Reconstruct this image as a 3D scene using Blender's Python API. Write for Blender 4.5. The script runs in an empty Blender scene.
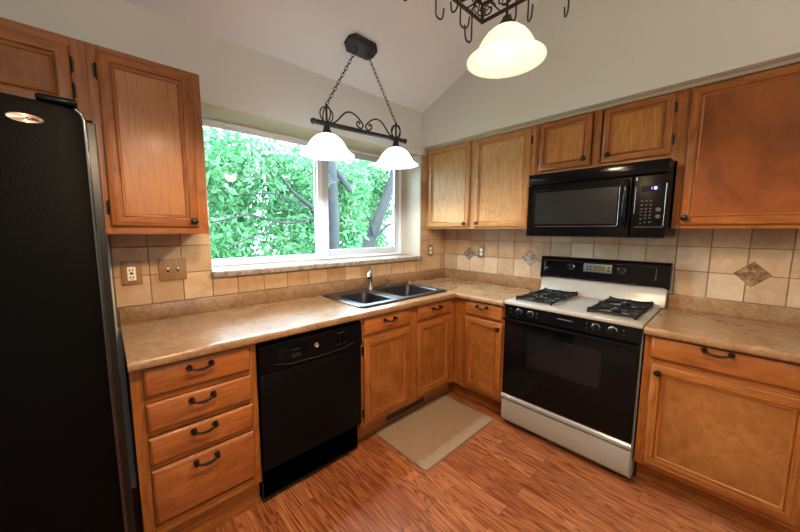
import bpy, bmesh, math, random
from mathutils import Vector, Matrix
random.seed(7)
C = bpy.context.scene.collection
S = bpy.context.scene
PI = math.pi

# ------------------------------------------------------------------ camera
cam_d = bpy.data.cameras.new('camera'); cam = bpy.data.objects.new('camera', cam_d); C.objects.link(cam)
cam_d.sensor_width = 36; cam_d.lens = 315.05 / 800 * 36; cam_d.clip_start = .02
def look(yaw, pit, rol):
    y, p, r = [math.radians(a) for a in (yaw, pit, rol)]
    F = Vector((-math.sin(y) * math.cos(p), math.cos(y) * math.cos(p), math.sin(p)))
    R = Vector((math.cos(y), math.sin(y), 0)); U = R.cross(F)
    R2 = R * math.cos(r) + U * math.sin(r); U2 = U * math.cos(r) - R * math.sin(r)
    return Matrix((R2, U2, -F)).transposed()
cam.matrix_world = Matrix.Translation((-2.6449, -2.131, 1.3993)) @ look(-43.155, -6.429, .269).to_4x4()
S.camera = cam

# ------------------------------------------------------------------ world, sun, lights, exposure
w = bpy.data.worlds.new('sky'); S.world = w; w.use_nodes = True
bg = w.node_tree.nodes['Background']; bg.inputs[0].default_value = (.62, .83, 1.0, 1); bg.inputs[1].default_value = 30
def lamp(name, kind, loc, energy, color, size=.03, rot=(0, 0, 0), sy=None):
    d = bpy.data.lights.new(name, kind); o = bpy.data.objects.new(name, d); C.objects.link(o)
    d.energy = energy; d.color = color; o.location = loc; o.rotation_euler = rot
    if kind == 'AREA':
        d.size = size
        if sy: d.shape = 'RECTANGLE'; d.size_y = sy
    elif kind == 'POINT': d.shadow_soft_size = size
    elif kind == 'SUN': d.angle = size
    return o
lamp('sun', 'SUN', (0, 0, 9), 14, (1, .97, .9), .01, (math.radians(42), 0, math.radians(-28)))
lamp('added_fill_point', 'POINT', (-2.5, -3.9, 2.3), 42, (1, .93, .82), .3)  # unseen point light added to fill the ceiling and cabinets
lamp('added_fill_area', 'AREA', (-3.3, -4.8, 1.4), 14, (.86, .93, 1), 1.6, (math.radians(90), 0, math.radians(-14)), 2.0)  # unseen area light added as cool fill from behind the camera
S.view_settings.view_transform = 'Standard'; S.view_settings.look = 'None'
S.view_settings.exposure = 0.42; S.view_settings.gamma = 1; S.view_settings.use_curve_mapping = False
S.cycles.max_bounces = 8; S.cycles.transparent_max_bounces = 12; S.cycles.sample_clamp_indirect = 6
S.cycles.caustics_reflective = False; S.cycles.caustics_refractive = False
try: S.cycles.use_denoising = True
except Exception: pass

# ------------------------------------------------------------------ materials
class NT:
    def __init__(s, name):
        s.m = bpy.data.materials.new(name); s.m.use_nodes = True; s.t = s.m.node_tree; s.t.nodes.clear()
        s.out = s.n('ShaderNodeOutputMaterial')
    def n(s, typ, **k):
        x = s.t.nodes.new(typ)
        for a, b in k.items(): setattr(x, a, b)
        return x
    def l(s, a, b): s.t.links.new(a, b)
    def coords(s, scale=(1, 1, 1), rot=(0, 0, 0), rnd=True):
        tc = s.n('ShaderNodeTexCoord'); mp = s.n('ShaderNodeMapping')
        mp.inputs['Scale'].default_value = scale; mp.inputs['Rotation'].default_value = rot
        if rnd:
            oi = s.n('ShaderNodeObjectInfo'); mu = s.n('ShaderNodeMath', operation='MULTIPLY'); mu.inputs[1].default_value = 37.0
            ad = s.n('ShaderNodeVectorMath', operation='ADD')
            s.l(oi.outputs['Random'], mu.inputs[0]); s.l(tc.outputs['Object'], ad.inputs[0]); s.l(mu.outputs[0], ad.inputs[1]); s.l(ad.outputs[0], mp.inputs['Vector'])
        else: s.l(tc.outputs['Object'], mp.inputs['Vector'])
        return mp.outputs['Vector']
    def noise(s, vec, scale, detail=4, rough=.55, dist=0):
        x = s.n('ShaderNodeTexNoise'); x.inputs['Scale'].default_value = scale; x.inputs['Detail'].default_value = detail
        x.inputs['Roughness'].default_value = rough; x.inputs['Distortion'].default_value = dist
        s.l(vec, x.inputs['Vector']); return x.outputs['Fac']
    def ramp(s, fac, stops):
        r = s.n('ShaderNodeValToRGB'); e = r.color_ramp.elements
        while len(e) < len(stops): e.new(.5)
        for i, (p, c) in enumerate(stops): e[i].position = p; e[i].color = (*c, 1)
        s.l(fac, r.inputs[0]); return r.outputs[0]
    def mix(s, fac, a, b, mode='MIX'):
        x = s.n('ShaderNodeMix', data_type='RGBA', blend_type=mode)
        for v, i in ((fac, 0), (a, 6), (b, 7)):
            if hasattr(v, 'is_linked'): s.l(v, x.inputs[i])
            else: x.inputs[i].default_value = v if i == 0 else (*v, 1)
        return x.outputs[2]
    def bsdf(s, color, rough=.5, metal=0, spec=.5, bump=None, bs=.2, bd=.002, coat=0, emit=None, es=0):
        b = s.n('ShaderNodeBsdfPrincipled')
        if hasattr(color, 'is_linked'): s.l(color, b.inputs['Base Color'])
        else: b.inputs['Base Color'].default_value = (*color, 1)
        if hasattr(rough, 'is_linked'): s.l(rough, b.inputs['Roughness'])
        else: b.inputs['Roughness'].default_value = rough
        b.inputs['Metallic'].default_value = metal; b.inputs['Specular IOR Level'].default_value = spec
        b.inputs['Coat Weight'].default_value = coat; b.inputs['Coat Roughness'].default_value = .15
        if emit: b.inputs['Emission Color'].default_value = (*emit, 1); b.inputs['Emission Strength'].default_value = es
        if bump is not None:
            u = s.n('ShaderNodeBump'); u.inputs['Strength'].default_value = bs; u.inputs['Distance'].default_value = bd
            s.l(bump, u.inputs['Height']); s.l(u.outputs[0], b.inputs['Normal'])
        s.l(b.outputs[0], s.out.inputs[0]); return s.m

def plain(name, col, rough=.5, metal=0, spec=.5, var=.06, **k):
    t = NT(name); v = t.coords((1, 1, 1)); f = t.noise(v, 9, 3)
    c = t.mix(f, tuple(x * (1 - var) for x in col), tuple(min(1, x * (1 + var)) for x in col))
    return t.bsdf(c, rough, metal, spec, **k)
def mottle(name, stops, scale, rough, fine=0, bs=.15, spec=.4, coat=0):
    t = NT(name); v = t.coords((1, 1, 1), rnd=False); f = t.noise(v, scale, 6, .62, .6)
    c = t.ramp(f, stops)
    if fine:
        g = t.noise(v, scale * 9, 3); c = t.mix(fine, c, t.ramp(g, [(.3, (.25, .25, .25)), (.7, (.85, .85, .85))]), 'OVERLAY')
    return t.bsdf(c, rough, 0, spec, bump=f, bs=bs, bd=.002, coat=coat)
def wood(name, axis, light, dark, scale=1.0, cathedral=.25, rough=.38, blotch=.25, coat=.05, fine=.7, rings=11):
    t = NT(name); sc = [75 * scale] * 3; sc[axis] = 2.6 * scale
    g = t.noise(t.coords(tuple(sc)), 1, 5, .65, .25)
    sc2 = [230] * 3; sc2[axis] = 9; g2 = t.noise(t.coords(tuple(sc2)), 1, 2, .5)
    # flame grain: contour lines of a long soft noise field
    sw = [8.0 * scale] * 3; sw[axis] = 1.25 * scale
    fl = t.noise(t.coords(tuple(sw)), 1, 2, .5, .3); m1 = t.n('ShaderNodeMath', operation='MULTIPLY'); m1.inputs[1].default_value = rings; t.l(fl, m1.inputs[0])
    m2 = t.n('ShaderNodeMath', operation='PINGPONG'); m2.inputs[1].default_value = .5; t.l(m1.outputs[0], m2.inputs[0])
    b = t.noise(t.coords((1, 1, 1)), 6, 5, .65, .8)
    mid = tuple((x + y) / 2 for x, y in zip(light, dark))
    c = t.mix(t.ramp(g, [(.32, (0, 0, 0)), (.66, (1, 1, 1))]), tuple(m + (d - m) * fine for m, d in zip(mid, dark)), light)
    k = cathedral; c = t.mix(t.ramp(m2.outputs[0], [(.03, (k * 1.6,) * 3), (.16, (k * .5,) * 3), (.34, (0, 0, 0))]), c, tuple(x * .7 for x in dark))
    c = t.mix(t.ramp(g2, [(.36, (.5, .5, .5)), (.46, (0, 0, 0))]), c, tuple(x * .6 for x in dark))
    c = t.mix(blotch, c, t.ramp(b, [(.3, tuple(x * .5 for x in dark)), (.68, light)]))
    ro = t.ramp(b, [(0, (rough - .06,) * 3), (1, (rough + .12,) * 3)])
    return t.bsdf(c, ro, 0, .32, bump=g, bs=.12, bd=.0015, coat=coat)
HL, HD = (.42, .145, .028), (.19, .05, .009)
WZ = wood('oak_upright_grain', 2, HL, HD)
WX = wood('oak_grain_along_window_wall', 0, HL, HD)
WY = wood('oak_grain_along_range_wall', 1, HL, HD)
DRAWX = wood('oak_drawer_front', 0, (0.4309, 0.1441, 0.03444), (0.2554, 0.06653, 0.01309), blotch=.4)
DRAWY = wood('oak_drawer_front_range_side', 1, (0.4207, 0.1443, 0.03026), (0.2337, 0.0635, 0.01076), blotch=.35)
PANEL = wood('oak_door_panel', 2, (0.378, 0.1309, 0.0254), (0.1966, 0.05373, 0.008467), cathedral=.2, blotch=.55, fine=.4)
SMALL = wood('amber_oak_panel', 2, (0.504, 0.207, 0.0468), (0.306, 0.099, 0.018), cathedral=.25, blotch=.2, fine=.4, rings=13)
LIT = wood('cool_lit_cathedral_oak_panel', 2, (0.589, 0.3325, 0.1235), (0.399, 0.1805, 0.05225), scale=1.0, cathedral=.32, fine=.5, rings=13, blotch=.1)  # panel oak with the corner's cool light put into its colour
SMOOTH = wood('smooth_oak_panel', 2, (0.432, 0.18, 0.0612), (0.351, 0.135, 0.0414), cathedral=.05, blotch=.15, fine=.35)
LITZ = wood('cool_lit_oak_upright_grain', 2, (.54, .265, .085), (.33, .13, .034))  # oak frame lightened in colour for cool light on the corner cabinet
LITY = wood('cool_lit_oak_grain_along_range_wall', 1, (.54, .265, .085), (.33, .13, .034))  # same lightened oak for the rails, cool light put into the colour
AMBER = mottle('dark_amber_veneer', [(.28, (0.1045, 0.0238, 0.0035)), (.46, (0.228, 0.0578, 0.0063)), (.6, (0.2945, 0.08075, 0.0105)), (.75, (0.38, 0.136, 0.028))], 2.6, .3, coat=.2)
WORN = mottle('worn_brown_veneer', [(.28, (0.1408, 0.04158, 0.007326)), (.46, (0.2484, 0.08694, 0.01865)), (.6, (0.3064, 0.1172, 0.0293)), (.75, (0.3809, 0.1739, 0.05661))], 3.4, .34, fine=.25, coat=.15)
COUNTER = mottle('tan_stone_laminate', [(.25, (0.1847, 0.09363, 0.04248)), (.45, (0.2462, 0.1371, 0.06536)), (.6, (0.2873, 0.1672, 0.08497)), (.8, (0.3283, 0.2107, 0.1176))], 7, .25, fine=.35, bs=.04, spec=.55)
GRANITE = mottle('speckled_granite', [(.3, (.08, .055, .04)), (.48, (.27, .21, .155)), (.6, (.38, .31, .24)), (.75, (.15, .10, .07))], 26, .3, fine=.4)
def paint(name, col):
    t = NT(name); v = t.coords((1, 1, 1), rnd=False); f = t.noise(v, 120, 4, .6); g = t.noise(v, 1.2, 3)
    c = t.mix(g, tuple(x * .97 for x in col), tuple(x * 1.03 for x in col))
    return t.bsdf(c, .75, 0, .25, bump=f, bs=.35, bd=.004)
WALL = paint('beige_wall_paint', (.64, .62, .565))
CEIL = paint('off_white_ceiling_paint', (.77, .79, .80))
REVEAL = paint('cream_reveal_paint', (.58, .50, .40))
def tilemat(name, lo, hi):
    t = NT(name); v = t.coords((1, 1, 1), rnd=False); f = t.noise(v, 14, 6, .65, .5); ge = t.n('ShaderNodeNewGeometry')
    c = t.ramp(f, [(.28, lo), (.55, tuple((a + b) / 2 for a, b in zip(lo, hi))), (.75, hi)])
    c = t.mix(.55, c, t.ramp(ge.outputs['Random Per Island'], [(0, lo), (1, hi)]))
    return t.bsdf(c, .42, 0, .4, bump=f, bs=.3, bd=.002)
TILE = tilemat('travertine_tile', (.33, .175, .072), (.63, .44, .26))
TILECOOL = tilemat('cool_lit_travertine_tile', (.35, .215, .11), (.64, .50, .35))  # same travertine, greyed to put cool light on the range wall into its colour
GROUT = plain('brown_grout', (.22, .14, .08), .9)
ACC = mottle('grey_relief_tile', [(.35, (.11, .085, .075)), (.5, (.28, .23, .2)), (.62, (.36, .32, .29))], 42, .4, bs=.7)
ACCB = mottle('brown_marble_tile', [(.35, (.09, .045, .02)), (.5, (.2, .115, .055)), (.65, (.36, .24, .13))], 30, .35, bs=.3)
BLK = plain('gloss_black_enamel', (.003, .003, .0034), .13, spec=.17)
BLKS = plain('satin_black_plastic', (.007, .007, .0075), .38, spec=.28)
def pebble():
    t = NT('textured_black_steel'); v = t.coords((1, 1, 1), rnd=False); f = t.noise(v, 210, 3, .6)
    return t.bsdf((.0015, .0015, .0015), .5, 0, .05, bump=f, bs=.5, bd=.003)
FRIDGE = pebble()
DWB = plain('flat_black_dishwasher', (.003, .003, .0034), .34, spec=.07)
GLASSB = plain('smoked_oven_glass', (.012, .012, .013), .07, spec=.5)
MWWIN = plain('grey_microwave_mesh', (.012, .0125, .0125), .25, spec=.22)
IRON = plain('black_wrought_iron', (.012, .012, .013), .45, spec=.5)
BRONZE = plain('dark_bronze_iron', (.04, .024, .014), .42, spec=.5, metal=.4)
BLACKHW = plain('oil_rubbed_hardware', (.014, .011, .010), .35, metal=.5)
BISQ = plain('bisque_enamel', (0.3321, 0.3059, 0.2631), .2, spec=.5, var=.02)
CASTI = plain('cast_iron', (.006, .006, .006), .6, spec=.2)
CHROME = plain('chrome', (.62, .62, .65), .12, metal=1)
DCHROME = plain('dull_chrome', (.35, .35, .36), .3, metal=1)
PEWTER = plain('rosy_pewter_badge', (.78, .58, .48), .28, metal=.8)
SINKM = plain('black_composite', (.010, .011, .014), .32, spec=.6)
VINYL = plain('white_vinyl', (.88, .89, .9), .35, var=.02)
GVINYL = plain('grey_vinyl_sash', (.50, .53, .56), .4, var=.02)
MAT = mottle('tan_mat_weave', [(.3, (0.297, 0.198, 0.126)), (.7, (0.369, 0.252, 0.1665))], 60, .8, bs=.4)
MATE = plain('mat_edge_rubber', (.16, .12, .09), .7)
IVORY = plain('ivory_plastic', (.85, .82, .74), .35)
PLATEB = wood('oak_outlet_plate', 2, (.36, .20, .09), (.24, .12, .05))
PLATEG = plain('grey_bronze_plate', (.24, .2, .17), .4, metal=.5)
GRAYP = plain('grey_print', (.03, .03, .032), .5)
STEELB = plain('vent_steel', (.03, .02, .015), .5)
def emis(name, col, st, base=(.8, .8, .8)):
    t = NT(name); return t.bsdf(base, .4, emit=col, es=st)
BLUE = emis('blue_clock_led', (.25, .25, 1), 5, (.05, .05, .1))
GREEN = emis('dim_olive_display', (.35, .38, .08), .12, (.03, .03, .02))
BULB = emis('lit_bulb', (1, .93, .8), 2.2)
def shade(name, col, st):
    t = NT(name); d = t.n('ShaderNodeBsdfDiffuse'); tr = t.n('ShaderNodeBsdfTranslucent'); e = t.n('ShaderNodeEmission'); gl = t.n('ShaderNodeBsdfGlossy')
    gl.inputs['Roughness'].default_value = .2
    v = t.coords((1, 1, 1)); f = t.noise(v, 7, 4, .6, 1.5); c = t.mix(f, tuple(x * .9 for x in col), col)
    for n in (d, tr, e): t.l(c, n.inputs[0])
    e.inputs[1].default_value = st
    m = t.n('ShaderNodeMixShader'); m.inputs[0].default_value = .5; t.l(d.outputs[0], m.inputs[1]); t.l(tr.outputs[0], m.inputs[2])
    m2 = t.n('ShaderNodeMixShader'); m2.inputs[0].default_value = .05; t.l(m.outputs[0], m2.inputs[1]); t.l(gl.outputs[0], m2.inputs[2])
    a = t.n('ShaderNodeAddShader'); t.l(m2.outputs[0], a.inputs[0]); t.l(e.outputs[0], a.inputs[1]); t.l(a.outputs[0], t.out.inputs[0]); return t.m
SHADE = shade('frosted_white_glass', (.95, .98, 1), 1.0)
SHADEW = shade('alabaster_glass', (1, .92, .74), .42)
def pane():
    t = NT('window_glass'); tr = t.n('ShaderNodeBsdfTransparent'); tr.inputs[0].default_value = (.96, .99, .98, 1); gl = t.n('ShaderNodeBsdfGlossy'); gl.inputs['Roughness'].default_value = .01
    fr = t.n('ShaderNodeFresnel'); fr.inputs['IOR'].default_value = 1.35; m = t.n('ShaderNodeMixShader')
    t.l(fr.outputs[0], m.inputs[0]); t.l(tr.outputs[0], m.inputs[1]); t.l(gl.outputs[0], m.inputs[2]); t.l(m.outputs[0], t.out.inputs[0]); return t.m
PANE = pane()
def leafmat():
    t = NT('bright_green_leaf'); ge = t.n('ShaderNodeNewGeometry')
    c = t.ramp(ge.outputs['Random Per Island'], [(0, (.016, .058, .022)), (.35, (.038, .118, .044)), (.75, (.066, .165, .074)), (1, (.13, .22, .13))])
    d = t.n('ShaderNodeBsdfDiffuse'); tr = t.n('ShaderNodeBsdfTranslucent'); t.l(c, d.inputs[0]); t.l(c, tr.inputs[0])
    m = t.n('ShaderNodeMixShader'); m.inputs[0].default_value = .4; t.l(d.outputs[0], m.inputs[1]); t.l(tr.outputs[0], m.inputs[2]); t.l(m.outputs[0], t.out.inputs[0]); return t.m
LEAF = leafmat()
BARK = mottle('grey_bark', [(.3, (0.001, 0.0011, 0.0015)), (.7, (0.00375, 0.00425, 0.006))], 18, .9, bs=.8)
LAWN = mottle('pale_lawn', [(.3, (.03, .06, .02)), (.7, (.08, .10, .05))], 6, .9)
def floormat():
    t = NT('oak_laminate_floor'); v = t.coords((1, 1, 1), (0, 0, PI / 2), rnd=False)
    def bricks(c1, c2, mo):
        br = t.n('ShaderNodeTexBrick'); br.offset = .37; br.squash = 1
        br.inputs['Scale'].default_value = 1; br.inputs['Brick Width'].default_value = .72; br.inputs['Row Height'].default_value = .088
        br.inputs['Mortar Size'].default_value = .0011; br.inputs['Mortar Smooth'].default_value = .2; br.inputs['Bias'].default_value = 0
        for k, c in (('Color1', c1), ('Color2', c2), ('Mortar', mo)): br.inputs[k].default_value = (c, c, c, 1)
        t.l(v, br.inputs['Vector']); return br
    br = bricks(0, 1, .3)
    tc = t.n('ShaderNodeTexCoord'); cb = t.n('ShaderNodeVectorMath', operation='MULTIPLY_ADD'); cb.inputs[1].default_value = (3.1, 5.3, 0)
    t.l(br.outputs['Color'], cb.inputs[0]); t.l(tc.outputs['Object'], cb.inputs[2])
    def mp(sc):
        m = t.n('ShaderNodeMapping'); m.inputs['Scale'].default_value = sc; t.l(cb.outputs[0], m.inputs['Vector']); return m.outputs[0]
    g = t.noise(mp((95, 5.0, 1)), 1, 5, .6, .3)
    # flame grain: contour lines of a long soft noise field
    fl = t.noise(mp((15, 1.15, 1)), 1, 2, .5, .3); m1 = t.n('ShaderNodeMath', operation='MULTIPLY'); m1.inputs[1].default_value = 13; t.l(fl, m1.inputs[0])
    m2 = t.n('ShaderNodeMath', operation='PINGPONG'); m2.inputs[1].default_value = .5; t.l(m1.outputs[0], m2.inputs[0])
    c = t.ramp(br.outputs['Color'], [(0, (.27, .074, .022)), (.5, (.385, .122, .041)), (1, (.51, .19, .074))])
    c = t.mix(.35, c, t.ramp(g, [(.36, (.14, .034, .010)), (.62, (.60, .24, .10))]))
    c = t.mix(t.ramp(m2.outputs[0], [(.04, (.8, .8, .8)), (.2, (.25, .25, .25)), (.36, (0, 0, 0))]), c, (.13, .032, .009))
    f2 = t.ramp(br.outputs['Fac'], [(0, (0, 0, 0)), (1, (.8, .8, .8))]); c = t.mix(f2, c, (.07, .022, .009))
    return t.bsdf(c, t.ramp(g, [(0, (.25, .25, .25)), (1, (.40, .40, .40))]), 0, .5, bump=g, bs=.05, bd=.001)
FLOOR = floormat()

# ------------------------------------------------------------------ mesh helpers
def idt(u, d, z): return (u, d, z)
def TW(u, d, z): return (u, -d, z)       # units along the window wall: u = x, d = distance out from the wall
def TR(u, d, z): return (-d, u, z)       # units along the range wall: u = y, d = distance out from the wall
class MB:
    def __init__(s, tf=idt): s.bm = bmesh.new(); s.tf = tf
    def add(s, verts, faces, mi=0):
        vs = [s.bm.verts.new(s.tf(*v)) for v in verts]
        for f in faces:
            try: fc = s.bm.faces.new([vs[i] for i in f])
            except ValueError: continue
            fc.material_index = mi
        return s
    def box(s, lo, hi, bev=0, seg=2, mi=0):
        t = bmesh.new(); bmesh.ops.create_cube(t, size=1)
        for v in t.verts: v.co = [(lo[i] + hi[i]) / 2 + v.co[i] * (hi[i] - lo[i]) for i in range(3)]
        if bev:
            b = min(bev, *(abs(hi[i] - lo[i]) * .49 for i in range(3)))
            bmesh.ops.bevel(t, geom=list(t.edges), offset=b, segments=seg, affect='EDGES', profile=.5)
        t.verts.index_update()
        s.add([tuple(v.co) for v in t.verts], [[v.index for v in f.verts] for f in t.faces], mi); t.free(); return s
    def loops(s, ls, closed=True, cap0=False, cap1=False, mi=0, mis=None):
        n = len(ls[0]); V = [p for l in ls for p in l]; F = []; s0 = len(s.bm.faces)
        vs = [s.bm.verts.new(s.tf(*p)) for p in V]
        for k in range(len(ls) - 1):
            for i in range(n if closed else n - 1):
                j = (i + 1) % n
                f = s.bm.faces.new([vs[k * n + i], vs[k * n + j], vs[(k + 1) * n + j], vs[(k + 1) * n + i]])
                f.material_index = mis[i] if mis else mi
        if cap0: s.bm.faces.new([vs[i] for i in range(n)]).material_index = mi
        if cap1: s.bm.faces.new([vs[(len(ls) - 1) * n + i] for i in range(n)]).material_index = mi
        return s
    def lathe(s, prof, c, axis=2, n=24, mi=0, cap0=False, cap1=False, sx=1, sy=1):
        ls = []
        a1, a2 = [(1, 2), (2, 0), (0, 1)][axis]
        for r, h in prof:
            l = []
            for i in range(n):
                a = 2 * PI * i / n; p = list(c); p[axis] += h; p[a1] += r * math.cos(a) * sx; p[a2] += r * math.sin(a) * sy; l.append(tuple(p))
            ls.append(l)
        return s.loops(ls, True, cap0, cap1, mi)
    def tube(s, pts, r, n=8, closed=False, mi=0):
        P = [Vector(p) for p in pts]; ls = []; m = len(P); up = None
        for i in range(m):
            a = P[(i - 1) % m] if (closed or i) else P[i]; b = P[(i + 1) % m] if (closed or i < m - 1) else P[i]
            d = (b - a).normalized()
            if up is None:
                up = Vector((0, 0, 1)) if abs(d.z) < .9 else Vector((1, 0, 0))
            x = d.cross(up)
            if x.length < 1e-4: x = d.cross(Vector((0, 1, 0)))
            x.normalize(); up = x.cross(d).normalized()
            rr = r[i] if isinstance(r, (list, tuple)) else r
            ls.append([tuple(P[i] + (x * math.cos(2 * PI * k / n) + up * math.sin(2 * PI * k / n)) * rr) for k in range(n)])
        if closed:
            q = min(range(n), key=lambda k: (Vector(ls[0][k]) - Vector(ls[-1][0])).length)
            ls.append([ls[0][(k + q) % n] for k in range(n)])
            return s.loops(ls, True, False, False, mi)
        return s.loops(ls, True, True, True, mi)
    def prism(s, poly, d0, d1, axes, mi=0):
        # poly points lie in the plane of the two named axes, extruded along the third
        o = [a for a in (0, 1, 2) if a not in axes][0]
        def mk(p, d):
            q = [0, 0, 0]; q[axes[0]], q[axes[1]] = p; q[o] = d; return tuple(q)
        return s.loops([[mk(p, d0) for p in poly], [mk(p, d1) for p in poly]], True, True, True, mi)
    def rings(s, u0, u1, z0, z1, prof, mh=None, cap=True):
        # rectangular mitred frame: prof = (inset, depth) from the back edge to the face
        ls = []
        for i, d in prof: ls.append([(u0 + i, d, z0 + i), (u1 - i, d, z0 + i), (u1 - i, d, z1 - i), (u0 + i, d, z1 - i)])
        return s.loops(ls, True, True, cap, 0, [1, 0, 1, 0] if mh else None)
ORG = {}
def build(name, mb, mats, parent=None, angle=35, **props):
    me = bpy.data.meshes.new(name); bm = mb.bm
    bmesh.ops.remove_doubles(bm, verts=bm.verts, dist=1e-6)
    bmesh.ops.recalc_face_normals(bm, faces=bm.faces)
    off = ORG.get(parent, Vector((0, 0, 0)))
    for v in bm.verts: v.co -= off
    bm.to_mesh(me); bm.free()
    for m in (mats if isinstance(mats, (list, tuple)) else [mats]): me.materials.append(m)
    me.shade_smooth(); me.set_sharp_from_angle(angle=math.radians(angle))
    o = bpy.data.objects.new(name, me); C.objects.link(o)
    if parent: o.parent = parent; ORG[o] = off
    for k, v in props.items(): o[k] = v
    return o
def thing(name, loc, label, cat, group=None):
    o = bpy.data.objects.new(name, None); C.objects.link(o); o.location = loc; o.empty_display_size = .05; ORG[o] = Vector(loc)
    o['label'] = label; o['category'] = cat
    if group: o['group'] = group
    return o
def one(name, mb, mats, loc, label, cat, group=None):
    # a thing that is one mesh, its origin at loc
    ORG['tmp'] = Vector(loc); me_o = build(name, mb, mats); off = Vector(loc)
    for v in me_o.data.vertices: v.co -= off
    me_o.location = loc; ORG[me_o] = off; me_o['label'] = label; me_o['category'] = cat
    if group: me_o['group'] = group
    return me_o
def struct(name, mb, mats, parent=None):
    o = build(name, mb, mats, parent)
    if not parent: o['kind'] = 'structure'
    return o

# ------------------------------------------------------------------ room shell
XL, YF, SL, ZC = -3.60, -5.0, .42, 2.5
RID = -2.6; ZR = ZC - SL * RID
OX0, OX1, OZ0, OZ1, WD = -2.19, -.377, 1.152, 2.115, .36
struct('floor', MB().box((XL - .1, YF - .1, -.1), (.3, .36, 0)), FLOOR)
wb = MB()
wb.box((XL - .1, 0, 0), (OX0, WD, ZC + .15)).box((OX1, 0, 0), (.3, WD, ZC + .15)).box((OX0, 0, 0), (OX1, WD, OZ0 - .037)).box((OX0, 0, OZ1), (OX1, WD, ZC + .15))
wall_b = struct('wall_back', wb, WALL)
rv = MB()
rv.box((OX0, .001, OZ1 - .004), (OX1, .30, OZ1 + .001)).box((OX1 - .004, .001, OZ0), (OX1 + .001, .30, OZ1)).box((OX0 - .001, .001, OZ0), (OX0 + .004, .30, OZ1))
build('window_reveal', rv, REVEAL, wall_b)
wr = MB(); wr.box((0, YF - .1, 0), (.3, 0, 2.6)); wall_r = struct('wall_right', wr, WALL)
sf = MB(); sf.box((-.368, YF, 2.18), (0, 0, 3.9), .006, 2)
struct('soffit', sf, WALL)
struct('wall_left', MB().box((XL - .1, YF, 0), (XL, 0, 4.2)), WALL)
struct('wall_front', MB().box((XL - .1, YF - .1, 0), (.3, YF, 4.2)), WALL)
cl = MB(); cl.prism([(.36, ZC - .36 * SL), (RID, ZR), (YF - .1, ZR), (YF - .1, ZR + .2), (RID, ZR + .2), (.36, ZC - .36 * SL + .25)], XL - .1, .3, (1, 2))
struct('ceiling', cl, CEIL)

# backsplash tiles: travertine squares, each bedded in the grout of its wall
def tiles(tf, ulines, zlines, ok, g=.0022, th=.008):
    m = MB(tf)
    for a, b in zip(ulines, ulines[1:]):
        for c, d in zip(zlines, zlines[1:]):
            if ok(a, b, c, d):
                m.box((a + g + random.uniform(-.0006, .0006), .002, c + g), (b - g, th, d - g + random.uniform(-.0006, .0006)), .0022, 1)
    return m
ul = [-.377 - .1575 * k for k in range(12)] + [-.377 - .1575 * 12, -2.43 - .0, -2.59, -2.655]
ul = sorted(set([round(u, 4) for u in [-2.625, -2.48, -2.335, OX0, -2.05, -1.89, -1.73, -1.57, -1.413, -1.255, -1.097, -.937, -.763, -.6, -.44, OX1, -.224, -.07, -.004]]))
zl = [1.0, 1.157, 1.309, 1.42, 1.56, 1.71, 1.86, 2.0, 2.115]
m = tiles(TW, [u for u in ul if u <= OX0], zl[:4], lambda a, b, c, d: True)
m2 = tiles(TW, [u for u in ul if OX0 <= u <= OX1], [1.0, 1.113], lambda a, b, c, d: True)
m3 = tiles(TW, [u for u in ul if u >= OX1], zl, lambda a, b, c, d: True)
build('tile_backsplash', m, TILE, wall_b); build('tile_backsplash', m2, TILE, wall_b); build('tile_backsplash', m3, TILE, wall_b)
gm = MB(TW); gm.box((-2.627, 0, .9), (OX0, .0035, 1.42)).box((OX0, 0, .9), (OX1, .0035, 1.113)).box((OX1, 0, .9), (0, .0035, 2.117)); build('grout', gm, GROUT, wall_b)
yl = [-.02 - .1545 * k for k in range(17)]; yl = [-.0085] + yl[1:]; yl = sorted(yl)
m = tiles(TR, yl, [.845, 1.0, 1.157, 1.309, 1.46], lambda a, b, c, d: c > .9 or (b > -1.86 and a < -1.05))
build('tile_backsplash', m, TILECOOL, wall_r)
gm = MB(TR); gm.box((-2.5, 0, .8), (-.0035, .0035, 1.46)); build('grout', gm, GROUT, wall_r)
for y, z, r, mt, lab in ((-.322, 1.176, .067, ACC, 'grey relief diamond tile'), (-.936, 1.173, .07, ACC, 'grey relief diamond tile'), (-2.205, 1.164, .07, ACCB, 'brown marbled diamond tile')):
    a = MB(TR); q = [(r, 0), (0, r), (-r, 0), (0, -r)]
    a.loops([[(y + s * u, d, z + s * v) for u, v in q] for s, d in ((1.05, .003), (1.05, .0085), (1, .011), (.8, .011), (.77, .0095), (.0001, .0105))], True, True, True)
    build('diamond_tile', a, mt, wall_r, label=lab)

# window: sill, frame, sashes
win = bpy.data.objects.new('window_1', None); C.objects.link(win); win.location = (-1.28, .2, 1.152); ORG[win] = Vector(win.location); win['kind'] = 'structure'
sl = MB(); sl.box((OX0 - .004, -.032, OZ0 - .037), (OX1 + .01, -.0002, OZ0), .004, 2).box((OX0, -.001, OZ0 - .037), (OX1, .36, OZ0))
build('window_sill', sl, GRANITE, win)
FY0, FY1 = .265, .335
def ring(y0, y1, x0, x1, z0, z1, w_, wb_=None, wt=None):
    m = MB(); wb_ = wb_ or w_; wt = wt or w_
    m.box((x0, y0, z0), (x0 + w_, y1, z1), .004, 1).box((x1 - w_, y0, z0), (x1, y1, z1), .004, 1).box((x0 + w_, y0, z0), (x1 - w_, y1, z0 + wb_), .004, 1).box((x0 + w_, y0, z1 - wt), (x1 - w_, y1, z1), .004, 1)
    return m
build('window_frame', ring(FY0, FY1, OX0 + .004, OX1 - .004, OZ0, OZ1 - .004, .03, .022, .020), VINYL, win)
build('window_mullion', MB().box((-1.325, FY0 + .004, OZ0 + .02), (-1.285, FY1 - .004, OZ1 - .02), .004, 1), VINYL, win)
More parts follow.
